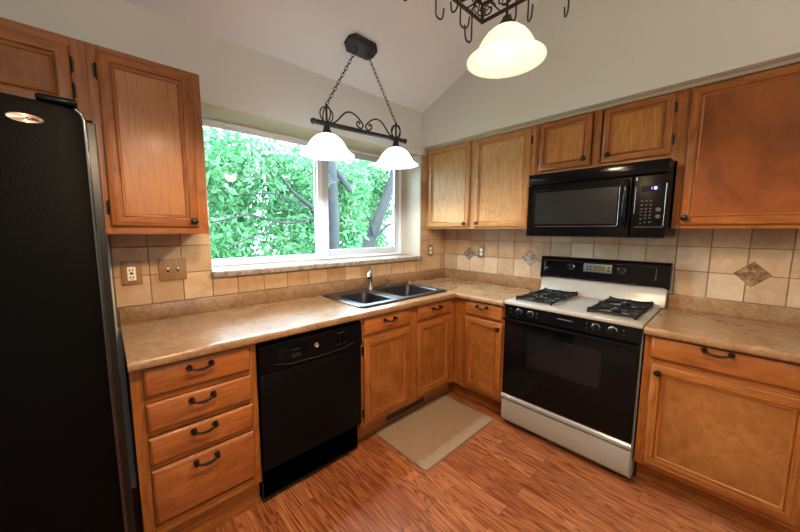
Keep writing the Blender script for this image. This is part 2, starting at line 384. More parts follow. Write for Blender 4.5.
ls = build('window_sash', ring(.305, .33, OX0 + .03, -1.31, OZ0 + .020, OZ1 - .022, .022, .026, .018), VINYL, win, label='white fixed sash')
build('window_pane', MB().box((OX0 + .045, .316, OZ0 + .04), (-1.33, .320, OZ1 - .05)), PANE, ls)
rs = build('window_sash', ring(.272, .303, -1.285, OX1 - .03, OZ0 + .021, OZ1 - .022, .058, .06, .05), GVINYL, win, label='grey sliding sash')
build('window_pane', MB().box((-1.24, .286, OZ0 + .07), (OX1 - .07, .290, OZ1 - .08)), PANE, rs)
build('sash_latch', MB().box((-1.318, .248, 1.50), (-1.296, .27, 1.60), .004, 2), VINYL, win)

# ------------------------------------------------------------------ cabinet pieces
def body(tf, u0, u1, d1, z0, z1, root, wv, wh, d0=.012, rails=(), stiles=(), b=.045):
    m = MB(tf); m.box((u0, d0, z0), (u1, d1 - .019, z1)); build('carcass', m, WZ, root)
    f = MB(tf)
    S_ = [u0] + list(stiles) + [u1 - b]
    for s_ in S_: f.box((s_, d1 - .019, z0), (s_ + b, d1, z1), .001, 1)
    for a, c in zip(S_, S_[1:]):
        for r0, r1 in [(z0, z0 + .04), (z1 - .035, z1)] + list(rails):
            f.box((a + b, d1 - .019, r0), (c, d1 - .0005, r1), .001, 1, mi=1)
    return build('face_frame', f, [wv, wh], root)
TH = .019
def door(tf, u0, u1, z0, z1, d, root, wh, panel, fw=.05, wz=None):
    m = MB(tf)
    m.rings(u0, u1, z0, z1, [(0, d), (0, d + TH - .006), (.003, d + TH - .002), (.008, d + TH), (fw - .012, d + TH), (fw - .010, d + TH - .007), (fw - .007, d + TH - .008), (fw - .003, d + TH - .003), (fw + .002, d + TH - .005), (fw + .008, d + TH - .014), (fw + .009, d + .001)], True, False)
    dr = build('door', m, [wz or WZ, wh], root)
    p = MB(tf); p.box((u0 + fw + .004, d + .001, z0 + fw + .004), (u1 - fw - .004, d + TH - .012, z1 - fw - .004)); build('door_panel', p, panel, dr)
    return dr
def drawer(tf, u0, u1, z0, z1, d, root, mt):
    m = MB(tf); m.rings(u0, u1, z0, z1, [(0, d), (0, d + .009), (.003, d + .012), (.009, d + .0175), (.013, d + TH)], None, True)
    return build('drawer', m, mt, root)
def knob(tf, u, z, d, par):
    m = MB(tf); m.lathe([(.0001, 0), (.010, 0), (.010, .003), (.006, .006), (.006, .014), (.014, .019), (.0165, .024), (.014, .029), (.006, .032), (.0001, .0325)], (u, d, z), 1, 20)
    return build('knob', m, BLACKHW, par)
def pull(tf, u, z, d, par, h=.044):
    m = MB(tf)
    for s in (-1, 1): m.lathe([(.0001, 0), (.011, 0), (.012, .004), (.008, .009), (.007, .02), (.0095, .025), (.007, .031), (.0001, .032)], (u + s * h, d, z), 1, 14)
    m.tube([(u + h * t, d + .024 + .004 * (1 - t * t), z - .012 * (1 - t * t)) for t in [-1, -.8, -.5, -.2, .2, .5, .8, 1]], [.005, .0045, .005, .006, .006, .005, .0045, .005], 8)
    return build('handle', m, BLACKHW, par)
def hinge(tf, u, z, d, par, s=1):
    m = MB(tf); m.box((u, d, z - .024), (u + s * .009, d + .003, z + .024), .001, 1); m.tube([(u, d + .005, z - .03), (u, d + .005, z + .03)], .0045, 8)
    return build('hinge', m, BLACKHW, par)
def toe(tf, u0, u1, root, z1=.151, d=.545, mt=None):
    m = MB(tf); m.box((u0, .1, .001), (u1, d, z1)); return build('toe_kick', m, mt or WX, root)

# base: drawer unit
r = thing('drawer_cabinet', (-2.385, -.31, 0), 'oak base cabinet with four stacked drawers between black fridge and dishwasher', 'cabinet')
body(TW, -2.614, -2.157, .61, .15, .8725, r, WZ, WX, rails=[(.722, .742), (.582, .60), (.443, .46)], b=.038)
toe(TW, -2.614, -2.157, r, d=.565)
for z0, z1, hz in ((.748, .863, .842), (.603, .720, .700), (.463, .577, .563), (.205, .440, .419)):
    dr = drawer(TW, -2.575, -2.186, z0, z1, .61, r, DRAWX); pull(TW, -2.387, hz + .004 - .012, .61 + TH, dr, .04)

# dishwasher
r = thing('dishwasher', (-1.854, -.32, 0), 'black built-in dishwasher under the tan worktop', 'dishwasher')
build('tub', MB(TW).box((-2.148, .05, .03), (-1.557, .585, .868)), BLKS, r)
build('door', MB(TW).box((-2.149, .585, .205), (-1.556, .63, .705), .006, 2), DWB, r)
pm = MB(TW); pm.loops([[(u, .585, .71), (u, .634, .71), (u, .640, .725), (u, .632, .845), (u, .60, .866), (u, .585, .866)] for u in (-2.149, -1.556)], True, True, True)
cp = build('control_panel', pm, DWB, r)
gm = MB(TW)
gm.loops([[(u, .6405 - .001 * k, .724 + .0 * k), (u, .6385, .748)] for k, u in enumerate((-2.06, -1.62))], False)
build('panel_trim', MB(TW).tube([(-2.085, .6395, .735 + .012), (-2.0, .641, .728), (-1.85, .642, .724), (-1.7, .641, .728), (-1.62, .6395, .745)], .0014, 6), GRAYP, cp)
build('door_latch', MB(TW).box((-1.96, .625, .826), (-1.70, .640, .848), .004, 2), BLK, cp)
build('badge', MB(TW).lathe([(.0001, .0), (.0135, 0), (.0135, .003), (.010, .004), (.009, .003), (.0001, .003)], (-1.853, .634, .787), 1, 24), CHROME, cp, label='small round chrome badge')
for u in (-2.03,): build('button', MB(TW).box((u - .032, .632, .752), (u + .03, .6395, .812), .003, 2), BLK, cp)
for u, z, wd in ((-2.03, .757, .05), (-1.97, .795, .045), (-1.97, .77, .045), (-1.966, .759, .05), (-1.70, .822, .05), (-1.70, .757, .06)):
    pr = MB(TW)
    for k in range(5): pr.box((u - wd / 2 + wd * k / 5, .634, z - .0025), (u - wd / 2 + wd * (k + .6) / 5, .6395, z + .0025))
    build('printed_marking', pr, GRAYP, cp)
build('dial', MB(TW).lathe([(.0001, 0), (.026, 0), (.024, .016), (.0001, .018)], (-1.70, .633, .79), 1, 28).box((-1.704, .64, .768), (-1.696, .662, .812), .002, 1), BLK, cp)
kp = build('kick_panel', MB(TW).box((-2.146, .50, .012), (-1.559, .585, .198), .004, 1), BLKS, r)
build('kick_latch', MB(TW).box((-1.80, .584, .185), (-1.76, .589, .192), .001, 1), DCHROME, kp)

# base: sink unit
r = thing('sink_cabinet', (-1.09, -.31, 0), 'oak base cabinet under the black sink, two doors and two short drawers', 'cabinet')
m = MB(TW); m.box((-1.552, .014, .15), (-1.533, .59, .872)).box((-1.533, .014, .15), (-.655, .59, .17)).box((-.674, .05, .17), (-.655, .59, .872)).box((-1.533, .012, .17), (-.674, .02, .6)); build('carcass', m, WZ, r)
f = MB(TW)
for a, b_ in ((-1.552, -1.50), (-1.14, -1.045), (-.69, -.611)): f.box((a, .591, .15), (b_, .61, .8725), .001, 1)
for a, b_ in ((-1.50, -1.14), (-1.045, -.69)):
    for r0, r1 in ((.15, .195), (.725, .765), (.855, .8725)): f.box((a, .591, r0), (b_, .6095, r1), .001, 1, mi=1)
build('face_frame', f, [WZ, WX], r)
for a, b_, hl in ((-1.528, -1.128, -1.535), (-1.058, -.672, None)):
    d_ = drawer(TW, a, b_, .757, .868, .61, r, DRAWX); pull(TW, (a + b_) / 2, .83, .61 + TH, d_, .042)
    d_ = door(TW, a, b_, .182, .732, .61, r, WX, PANEL)
    if hl:
        for z in (.66, .25): hinge(TW, hl + .004, z, .61, d_, -1)
toe(TW, -1.552, -.52, r, .151, .506)
m = MB(TW); m.box((-1.25, .506, .025), (-.85, .510, .098), .002, 1)
for k in range(18): m.box((-1.238 + k * .0215, .508, .037), (-1.238 + k * .0215 + .013, .5125, .086), .001, 1)
one('floor_vent', m, STEELB, (-1.05, -.508, .025), 'dark slotted heating vent in the toe kick under the sink doors', 'vent')

# base: corner unit on the range wall
r = thing('corner_cabinet', (-.31, -.85, 0), 'narrow oak base cabinet in the corner left of the range, one knobbed door', 'cabinet')
m = MB(TR); m.box((-1.05, .014, .15), (-.655, .59, .872)); build('carcass', m, WZ, r)
f = MB(TR)
for a, b_ in ((-1.05, -1.015), (-.745, -.612)): f.box((a, .591, .15), (b_, .61, .8725), .001, 1)
for r0, r1 in ((.15, .195), (.725, .765), (.855, .8725)): f.box((-1.015, .591, r0), (-.745, .6095, r1), .001, 1, mi=1)
build('face_frame', f, [WZ, WY], r)
d_ = drawer(TR, -1.038, -.724, .757, .869, .61, r, DRAWY); pull(TR, -.878, .838, .61 + TH, d_, .04)
d_ = door(TR, -1.038, -.724, .178, .738, .61, r, WY, PANEL); knob(TR, -1.015, .70, .61 + TH, d_)
toe(TR, -1.05, -.507, r, .151, .506, WY)

# base: right unit
r = thing('base_cabinet', (-.31, -2.15, 0), 'oak base cabinet right of the range, one wide drawer over a worn door', 'cabinet')
body(TR, -2.445, -1.845, .61, .15, .8725, r, WZ, WY, rails=[(.72, .765)], b=.04)
d_ = drawer(TR, -2.42, -1.872, .752, .866, .61, r, DRAWY); pull(TR, -2.113, .85, .61 + TH, d_, .045)
d_ = door(TR, -2.405, -1.882, .175, .722, .61, r, WY, WORN); knob(TR, -1.912, .686, .61 + TH, d_)
toe(TR, -2.445, -1.845, r, .151, .506, WY)

# worktops
CT, CZ, CE = .040, .9136, .653
def nose(m, path, tf2):
    # bullnosed front edge swept along the path, each corner mitred; path items (x, y, nx, ny): the outward miter
    prof = [(0, CZ), (.012, CZ), (.018, CZ - .003), (.022, CZ - .010), (.022, CZ - .030), (.018, CZ - .037), (.012, CZ - CT), (0, CZ - CT)]
    m.loops([[(x + nx * p, y + ny * p, z) for p, z in prof] for x, y, nx, ny in path], True, True, True)
r = thing('countertop', (-1.6, -.33, .8736), 'tan stone-look laminate worktop running from the fridge round the corner to the range', 'countertop')
m = MB(); e = CE - .022
SX0, SX1, SY0, SY1 = -1.475, -.672, -.545, -.085
for a in ((-2.616, -e, SX0, -.001), (SX0, -e, SX1, SY0), (SX0, SY1, SX1, -.001), (SX1, -e, -.001, -.001), (-e, -1.056, -.001, -e)):
    m.box((a[0], a[1], CZ - CT), (a[2], a[3], CZ))
nose(m, [(-2.616, -e, 0, -1), (-e, -e, -1, -1), (-e, -1.056, -1, 0)], idt)
build('worktop_slab', m, COUNTER, r)
m = MB(); m.box((-2.616, -.0225, CZ), (-.001, -.009, 1.0), .003, 2).box((-.0225, -1.056, CZ), (-.009, -.0225, 1.0), .003, 2)
build('upstand', m, COUNTER, r)
r = thing('countertop', (-.33, -2.15, .8736), 'short tan stone-look laminate worktop right of the range', 'countertop')
m = MB(); m.box((-e, -2.46, CZ - CT), (-.001, -1.842, CZ)); nose(m, [(-e, -1.842, -1, 0), (-e, -2.46, -1, 0)], idt); build('worktop_slab', m, COUNTER, r)
build('upstand', MB().box((-.0225, -2.46, CZ), (-.009, -1.842, 1.0), .003, 2), COUNTER, r)

# sink
def rrect(x0, x1, y0, y1, r, z, n=5):
    P = []
    for cx, cy, a0 in ((x1 - r, y1 - r, 0), (x0 + r, y1 - r, 90), (x0 + r, y0 + r, 180), (x1 - r, y0 + r, 270)):
        for k in range(n + 1):
            a = math.radians(a0 + 90 * k / n); P.append((cx + r * math.cos(a), cy + r * math.sin(a), z))
    return P
r = thing('kitchen_sink', (-1.08, -.31, CZ), 'black double-bowl drop-in sink in the worktop below the window', 'sink')
X0, X1, Y0, Y1 = -1.502, -.645, -.572, -.058
RZ = CZ + .012
bowls = [(-1.452, -1.185, -.522, -.185), (-1.10, -.705, -.522, -.165)]
m = MB(); bm = m.bm
m.loops([rrect(X0, X1, Y0, Y1, .035, CZ + .0005), rrect(X0 - .001, X1 + .001, Y0 - .001, Y1 + .001, .036, CZ + .006), rrect(X0 + .006, X1 - .006, Y0 + .006, Y1 - .006, .03, RZ)])
edges = []
def addloop(pts):
    vs = [bm.verts.new(p) for p in pts]
    return [bm.edges.new((vs[i], vs[(i + 1) % len(vs)])) for i in range(len(vs))]
edges += addloop(rrect(X0 + .006, X1 - .006, Y0 + .006, Y1 - .006, .03, RZ))
for b in bowls: edges += addloop(rrect(*b, .05, RZ))
bmesh.ops.triangle_fill(bm, edges=edges, use_beauty=True)
build('sink_rim', m, SINKM, r)
for b in bowls:
    m = MB(); x0, x1, y0, y1 = b
    m.loops([rrect(x0 + i, x1 - i, y0 + i, y1 - i, max(.02, .05 - i * .3), z) for i, z in ((0, RZ), (.004, RZ - .004), (.007, RZ - .012), (.014, RZ - .15), (.03, RZ - .19), (.06, RZ - .198), (.12, RZ - .2))], True, False, True)
    bw = build('bowl', m, SINKM, r)
    build('drain', MB().lathe([(.0001, .001), (.03, .001), (.042, .004), (.045, .002), (.045, 0)], ((x0 + x1) / 2, (y0 + y1) / 2, RZ - .2), 2, 24), DCHROME, bw)
r = thing('faucet', (-1.085, -.112, RZ), 'chrome single-lever kitchen faucet standing behind the sink bowls', 'faucet')
m = MB(); fx, fy = -1.085, -.112
m.lathe([(.0001, 0), (.03, 0), (.029, .008), (.02, .014), (.0175, .03), (.0175, .11), (.019, .116), (.019, .145), (.012, .155), (.0001, .157)], (fx, fy, RZ), 2, 22)
build('faucet_body', m, CHROME, r)
build('spout', MB().tube([(fx, fy, RZ + .095), (fx - .03, fy - .035, RZ + .125), (fx - .06, fy - .07, RZ + .14), (fx - .09, fy - .105, RZ + .135), (fx - .105, fy - .122, RZ + .115)], [.012, .013, .013, .014, .014], 14), CHROME, r)
build('lever', MB().tube([(fx, fy, RZ + .15), (fx + .002, fy + .006, RZ + .168), (fx + .004, fy + .014, RZ + .188)], [.012, .009, .007], 10), CHROME, r)
m = MB(); m.lathe([(.0001, 0), (.02, 0), (.019, .006), (.013, .012), (.012, .045), (.017, .05), (.017, .058), (.0001, .062)], (-.885, -.108, RZ), 2, 18)
one('soap_dispenser', m, DCHROME, (-.885, -.108, RZ), 'short pewter soap dispenser to the right of the faucet on the sink deck', 'soap dispenser')

# ------------------------------------------------------------------ wall cabinets
UG = None
r = thing('wall_cabinet', (-2.45, -.16, 1.378), 'oak wall cabinet with one tall smooth door between the fridge and the window', 'cabinet')
body(TW, -2.645, -2.257, .312, 1.378, 2.132, r, WZ, WX, b=.04)
d_ = door(TW, -2.617, -2.297, 1.412, 2.11, .312, r, WX, SMOOTH, .048)
knob(TW, -2.322, 1.44, .312 + TH, d_)
for z in (2.03, 1.49): hinge(TW, -2.619, z, .312, d_, -1)
r = thing('wall_cabinet', (-3.04, -.16, 1.83), 'short oak wall cabinet above the black fridge', 'cabinet')
body(TW, -3.58, -2.645, .312, 1.832, 2.132, r, WZ, WX, b=.045, stiles=(-3.13,))
for a, b_ in ((-3.09, -2.692), (-3.55, -3.13)):
    d_ = door(TW, a, b_, 1.862, 2.092, .312, r, WX, PANEL, .048)
    if b_ > -3:
        for z in (2.03, 1.935): hinge(TW, -2.69, z, .312, d_, 1)
r = thing('wall_cabinet', (-.16, -.55, 1.417), 'oak wall cabinet with two tall doors in the corner beside the microwave', 'cabinet')
body(TR, -1.075, -.01, .312, 1.417, 2.178, r, LITZ, LITY, stiles=(-.57,), b=.05)
d_ = door(TR, -.522, -.052, 1.434, 2.152, .312, r, LITY, LIT, .048, LITZ); knob(TR, -.487, 1.463, .312 + TH, d_)
d_ = door(TR, -1.042, -.574, 1.434, 2.146, .312, r, LITY, LIT, .048, LITZ); knob(TR, -.612, 1.463, .312 + TH, d_)
for z in (2.06, 1.5): hinge(TR, -1.044, z, .312, d_, -1)
r = thing('wall_cabinet', (-.16, -1.47, 1.786), 'low oak wall cabinet with two small doors right above the microwave', 'cabinet')
body(TR, -1.869, -1.0755, .312, 1.787, 2.178, r, WZ, WY, stiles=(-1.49,), b=.045)
d_ = door(TR, -1.437, -1.108, 1.826, 2.150, .312, r, WY, SMALL, .045); knob(TR, -1.405, 1.868, .312 + TH, d_)
for z in (2.09, 1.90): hinge(TR, -1.106, z, .312, d_, 1)
d_ = door(TR, -1.836, -1.502, 1.826, 2.150, .312, r, WY, SMALL, .045); knob(TR, -1.540, 1.868, .312 + TH, d_)
for z in (2.075, 1.905): hinge(TR, -1.838, z, .312, d_, -1)
r = thing('wall_cabinet', (-.16, -2.16, 1.417), 'oak wall cabinet with one wide dark amber panelled door right of the microwave', 'cabinet')
body(TR, -2.46, -1.8695, .312, 1.417, 2.178, r, WZ, WY, b=.04)
d_ = door(TR, -2.44, -1.902, 1.438, 2.148, .312, r, WY, AMBER, .048); knob(TR, -1.926, 1.474, .312 + TH, d_)
m = MB(TR); m.box((-2.46, .3125, 2.156), (-.02, .326, 2.178), .003, 1)
tr = build('trim_1', m, plain('taupe_trim', (.40, .33, .25), .5)); tr['kind'] = 'structure'

# ------------------------------------------------------------------ microwave
r = thing('microwave', (-.23, -1.48, 1.364), 'black over-the-range microwave mounted under the low cabinet', 'microwave')
u0, u1, z0, z1 = -1.86, -1.10, 1.366, 1.785
build('case', MB(TR).box((u0, .014, z0 + .004), (u1, .415, z1), .003, 1), BLKS, r)
build('underside', MB(TR).box((u0 + .006, .03, z0 - .006), (u1 - .006, .41, z0 + .0035), .002, 1), plain('grey_metal_underside', (.22, .22, .22), .4, metal=.5), r)
vg = build('vent_grille', MB(TR).box((u0, .412, 1.713), (u1, .452, z1), .006, 3), BLK, r)
D = .454
m = MB(TR); m.rings(-1.702, u1, z0, 1.710, [(0, .412), (0, D - .006), (.005, D), (.045, D), (.05, D - .004), (.066, D - .006)], None, False)
dm = MB(TR)
def rect(a, b, c, d, q): return [(a, q, c), (b, q, c), (b, q, d), (a, q, d)]
dm.loops([rect(-1.702, u1, z0, 1.708, .412), rect(-1.702, u1, z0, 1.708, D - .006), rect(-1.697, u1 - .005, z0 + .005, 1.703, D), rect(-1.647, -1.142, 1.428, 1.676, D), rect(-1.640, -1.149, 1.436, 1.668, D - .007)], True, True, True)
dr = build('door', dm, BLK, r)
build('door_window', MB(TR).box((-1.634, D - .0068, 1.446), (-1.156, D - .004, 1.658)), MWWIN, dr)
build('window_trim', MB(TR).tube([(-1.644, D, 1.655), (-1.644, D, 1.44), (-1.640, D, 1.434), (-1.63, D, 1.431), (-1.16, D, 1.431)], .0018, 6), DCHROME, dr)
build('handle', MB(TR).tube([(-1.676, D - .002, 1.43), (-1.676, D + .022, 1.45), (-1.676, D + .03, 1.50), (-1.676, D + .03, 1.62), (-1.676, D + .022, 1.665), (-1.676, D - .002, 1.685)], .0115, 12), BLK, dr)
cp = build('control_panel', MB(TR).box((u0, .412, z0), (-1.706, D - .001, 1.708), .006, 3), DWB, r)
m = MB(TR); m.tube([(-1.852, D, 1.655), (-1.852, D, 1.43), (-1.848, D, 1.425), (-1.725, D, 1.425)], .0013, 6).tube([(-1.719, D, 1.645), (-1.719, D, 1.50)], .0010, 6).tube([(-1.7205, D, 1.70), (-1.7205, D, 1.68)], .002, 6); build('panel_trim', m, DCHROME, cp)
build('display', MB(TR).box((-1.83, D - .002, 1.618), (-1.745, D, 1.648)), GLASSB, cp)
m = MB(TR); m.box((-1.812, D - .001, 1.627), (-1.800, D + .0008, 1.6415), .001, 1).box((-1.792, D - .001, 1.6295), (-1.789, D + .0008, 1.632)).box((-1.792, D - .001, 1.6365), (-1.789, D + .0008, 1.639)); build('clock_digits', m, BLUE, cp)
m = MB(TR)
for k, z in enumerate((1.568, 1.545, 1.525, 1.508, 1.49, 1.468, 1.445)):
    for j, u in enumerate((-1.752, -1.772, -1.792)):
        if k in (5, 6) and j == 1: z += .006
        m.box((u - .0055, D - .002, z - .0035), (u + .0055, D + .0004, z + .0035), .001, 1)
build('keypad', m, GRAYP, cp)
for z in (1.518, 1.482): build('button', MB(TR).lathe([(.0001, .002), (.0105, .002), (.012, 0), (.012, -.002)], (-1.826, D, z), 1, 20), GRAYP, cp)

# ------------------------------------------------------------------ range
r = thing('gas_range', (-.33, -1.446, 0), 'black and bisque freestanding gas range between the base cabinets', 'range')
u0, u1 = -1.836, -1.060
m = MB(TR); m.box((u0, .03, .03), (u1, .605, .895), .003, 1)
for u in (u0 + .04, u1 - .07):
    for d in (.08, .52): m.box((u, d, .0), (u + .03, d + .03, .031))
build('range_body', m, BISQ, r)
m = MB(TR); m.box((u0 - .002, .03, .895), (u1 + .002, .645, .922), .008, 3)
ct = build('cooktop', m, BISQ, r)
m = MB(TR); m.loops([[(u, .60, .808), (u, .632, .808), (u, .642, .815), (u, .635, .893), (u, .60, .895)] for u in (u0 + .004, u1 - .004)], True, True, True)
cp = build('control_panel', m, BLK, r)
for u in (-1.165, -1.243, -1.622, -1.703):
    k = MB(TR); k.lathe([(.0001, 0), (.021, 0), (.020, .005), (.0165, .008), (.0155, .022), (.013, .026), (.0001, .027)], (u, .636, .857), 1, 22).box((u - .004, .658, .841), (u + .004, .672, .873), .002, 1)
    kb = build('knob', k, BLKS, cp)
    build('knob_ring', MB(TR).tube([(u + .021 * math.cos(a * PI / 10), .639, .857 + .021 * math.sin(a * PI / 10)) for a in range(20)], .0013, 5, True), DCHROME, kb)
for u in (-1.105, -1.285, -1.575, -1.755): build('printed_marking', MB(TR).lathe([(.0001, .002), (.005, .002), (.006, 0)], (u, .6385, .868), 1, 10).box((u - .006, .637, .842), (u + .006, .6405, .846)), GRAYP, cp)
build('nameplate', MB(TR).box((-1.50, .637, .860), (-1.41, .6398, .866), .001, 1), DCHROME, cp)
od = build('oven_door', MB(TR).box((u0 + .006, .606, .25), (u1 - .006, .640, .803), .008, 3), BLK, r)
m = MB(TR); m.loops([rect(-1.66, -1.235, .50, .725, .6395), rect(-1.66, -1.235, .50, .725, .6412), rect(-1.65, -1.245, .51, .715, .6418)], True, False, True)
build('oven_window', m, plain('oven_window_glass', (.007, .007, .0075), .12, spec=.35), od)
build('handle', MB(TR).loops([[(u, .638, .792), (u, .655, .785), (u, .668, .790), (u, .672, .800), (u, .664, .806), (u, .648, .805), (u, .638, .803)] for u in (u0 + .008, u1 - .008)], True, True, True), BLK, od)
dw = build('storage_drawer', MB(TR).box((u0 + .003, .59, .055), (u1 - .003, .634, .205), .006, 3), BISQ, r)
build('drawer_rail', MB(TR).loops([[(u, .60, .213), (u, .636, .213), (u, .645, .222), (u, .645, .238), (u, .636, .246), (u, .60, .246)] for u in (u0 + .003, u1 - .003)], True, True, True), BISQ, dw)
build('base_plinth', MB(TR).box((u0 + .02, .05, .012), (u1 - .02, .57, .05)), BLKS, r)
bgp = build('back_panel', MB(TR).loops([[(u, .03, .92), (u, .095, .92), (u, .075, .945), (u, .065, 1.06), (u, .03, 1.06)] for u in (u0 - .016, u1 - .010)], True, True, True), BISQ, r)
m = MB(TR); m.loops([[(u, .03, 1.05 - k), (u, .085, 1.045 - k), (u, .098, 1.058 - k), (u, .088, 1.19), (u, .076, 1.204), (u, .03, 1.204)] for u, k in ((u0 - .030, .016), (u0 - .004, 0), (u1 - .032, 0), (u1 - .008, .016))], True, True, True)
bp = build('backguard_console', m, BLK, r)
for u in (-1.292, -1.612):
    k = MB(TR); k.lathe([(.0001, 0), (.024, 0), (.023, .005), (.018, .008), (.017, .022), (.0001, .024)], (u, .0915, 1.135), 1, 24).box((u - .004, .112, 1.117), (u + .004, .125, 1.153), .002, 1)
    kb = build('knob', k, BLKS, bp)
    build('knob_ring', MB(TR).tube([(u + .023 * math.cos(a * PI / 12), .096, 1.135 + .023 * math.sin(a * PI / 12)) for a in range(24)], .0016, 5, True), CHROME, kb)
dp = build('clock_display', MB(TR).loops([rect(-1.555, -1.378, 1.108, 1.168, .090), rect(-1.555, -1.378, 1.108, 1.168, .0965), rect(-1.548, -1.385, 1.115, 1.161, .098)], True, True, True), DCHROME, bp)
build('display_screen', MB(TR).box((-1.515, .096, 1.122), (-1.44, .0988, 1.154)), GREEN, dp)
for u in (-1.535, -1.425, -1.405):
    for z in (1.127, 1.147): build('button', MB(TR).box((u - .006, .097, z - .006), (u + .006, .0995, z + .006), .001, 1), BLKS, dp)
m = MB(TR)
m.tube([(u0 + .04, .0955, 1.09), (u0 + .04, .0925, 1.165), (u0 + .06, .0915, 1.175), (u1 - .06, .0915, 1.175), (u1 - .04, .0925, 1.165), (u1 - .04, .0955, 1.09)], .0012, 5).box((-1.125, .092, 1.11), (-1.10, .0965, 1.116))
build('console_trim', m, DCHROME, bp)
for u in (-1.20, -1.30, -1.57, -1.68): build('vent_slot', MB(TR).box((u - .012, .09, 1.051), (u + .012, .0975, 1.056)), GRAYP, bp)
for ua, ub in ((-1.345, -1.115), (-1.79, -1.56)):
    m = MB(TR); g = .944; d0, d1 = .10, .57; t = .006; dm_ = (d0 + d1) / 2; um = (ua + ub) / 2
    def bar(p, q, zt=g, h=.012): 
        a, b = Vector(p), Vector(q); dd = (b - a).normalized(); nn = Vector((-dd.y, dd.x)) * t * .8
        m.loops([[(c.x + nn.x, c.y + nn.y, zt), (c.x - nn.x, c.y - nn.y, zt), (c.x - nn.x * 1.3, c.y - nn.y * 1.3, zt - h), (c.x + nn.x * 1.3, c.y + nn.y * 1.3, zt - h)] for c in (a, b)], True, True, True)
    for a, b in (((ua, d0), (ub, d0)), ((ua, d1), (ub, d1)), ((ua, d0), (ua, d1)), ((ub, d0), (ub, d1)), ((ua, dm_), (ub, dm_))): bar(a, b)
    gr_burn = []
    for c0, c1 in ((d0, dm_), (dm_, d1)):
        cd = (c0 + c1) / 2; gr_burn.append(cd)
        for sx, sy in ((1, 1), (1, -1), (-1, 1), (-1, -1)):
            bar((um + sx * .112, cd + sy * .113), (um + sx * .026, cd + sy * .026), g + .007)
        for sx, sy in ((1, 0), (-1, 0), (0, 1), (0, -1)): bar((um + sx * .112, cd + sy * .113), (um + sx * .045, cd + sy * .045), g + .004)
    for u in (ua, ub):
        for d in (d0, dm_, d1):
            m.box((u - .006, d - .006, .9225), (u + .006, d + .006, g - .002)); m.lathe([(.0001, .012), (.006, .008), (.009, -.004)], (u, d, g), 2, 8)
    build('grate', m, CASTI, r)
    for cd in gr_burn:
        build('burner_bowl', MB(TR).lathe([(.095, .002), (.09, .004), (.07, .001), (.03, .0005), (.0001, .0005)], (um, cd, .9218), 2, 32), BISQ if cd > .3 else plain('grey_burner_bowl', (.3, .29, .28), .35), ct)
        build('burner_cap', MB(TR).lathe([(.028, 0), (.03, .008), (.026, .010), (.026, .013), (.022, .016), (.0001, .017)], (um, cd, .9222), 2, 24), CASTI, ct)

# ------------------------------------------------------------------ refrigerator
r = thing('refrigerator', (-3.09, -.45, 0), 'large textured black refrigerator at the left end of the worktop', 'refrigerator')
fx0, fx1 = -3.55, -2.664
build('case', MB().box((fx0, -.70, .02), (-2.638, -.04, 1.735), .006, 2), BLKS, r)
build('door_gasket', MB().box((fx0 + .01, -.722, .10), (fx1 - .012, -.699, 1.735), .003, 1), plain('grey_gasket', (.03, .03, .03), .6), r)
def fdoor(fx0, fx1, z0=.09, z1=1.752):
    # slightly bowed door: plan outline swept up with rounded ends
    def plan(i, z):
        P = []
        n = 14
        for k in range(n + 1):
            t = k / n; x = fx0 + i + (fx1 - fx0 - 2 * i) * t; e_ = min(t, 1 - t)
            P.append((x, -.778 - .028 * (1 - (2 * t - 1) ** 2) + (.02 * (1 - e_ / .04) ** 2 if e_ < .04 else 0) + i, z))
        return P + [(fx1 - i, -.72, z), (fx0 + i, -.72, z)]
    m = MB(); m.loops([plan(.008, z0), plan(.002, z0 + .004), plan(0, z0 + .01), plan(0, z1 - .02), plan(.004, z1 - .006), plan(.014, z1)], True, True, True); return m
d_ = build('freezer_door', fdoor(-3.548, -3.133), FRIDGE, r)
fd = build('refrigerator_door', fdoor(-3.127, -2.660), FRIDGE, r)
build('hinge_cover', MB().box((-2.755, -.79, 1.752), (-2.672, -.66, 1.772), .008, 3), BLK, r)
build('door_edge', MB().tube([(-2.6635, -.762, .10), (-2.6635, -.762, 1.72), (-2.668, -.762, 1.738), (-2.68, -.765, 1.749)], .0065, 12), plain('gloss_black_edge', (.006, .006, .007), .22, spec=1.0), fd)
for hx, dd in ((-3.17, d_), (-3.09, fd)):
    build('handle', MB().tube([(hx, -.785, .75), (hx, -.84, .79), (hx, -.845, 1.1), (hx, -.84, 1.41), (hx, -.785, 1.45)], .014, 10), BLK, dd)
bx, bz, by = -2.776, 1.694, -.7965
m = MB()
ell = lambda s_, y: [(bx + .034 * s_ * math.cos(a * PI / 16), y + (.0035 * math.cos(a * PI / 16)), bz + .0125 * s_ * math.sin(a * PI / 16)) for a in range(32)]
m.loops([ell(1, by + .006), ell(1, by - .003), ell(.93, by - .006), ell(.85, by - .0045), ell(.02, by - .005)], True, True, True)
bd = build('badge', m, PEWTER, fd, label='oval rosy metal badge')
build('badge_script', MB().tube([(bx - .006, by - .0055, bz + .003), (bx - .002, by - .0055, bz - .004), (bx + .003, by - .0055, bz + .003), (bx + .007, by - .0055, bz - .003), (bx + .014, by - .005, bz + .001), (bx + .026, by - .004, bz - .001)], .0012, 5), BLKS, bd)
build('base_grille', MB().box((fx0 + .01, -.70, .012), (fx1 - .01, -.66, .085), .003, 1), BLKS, r)

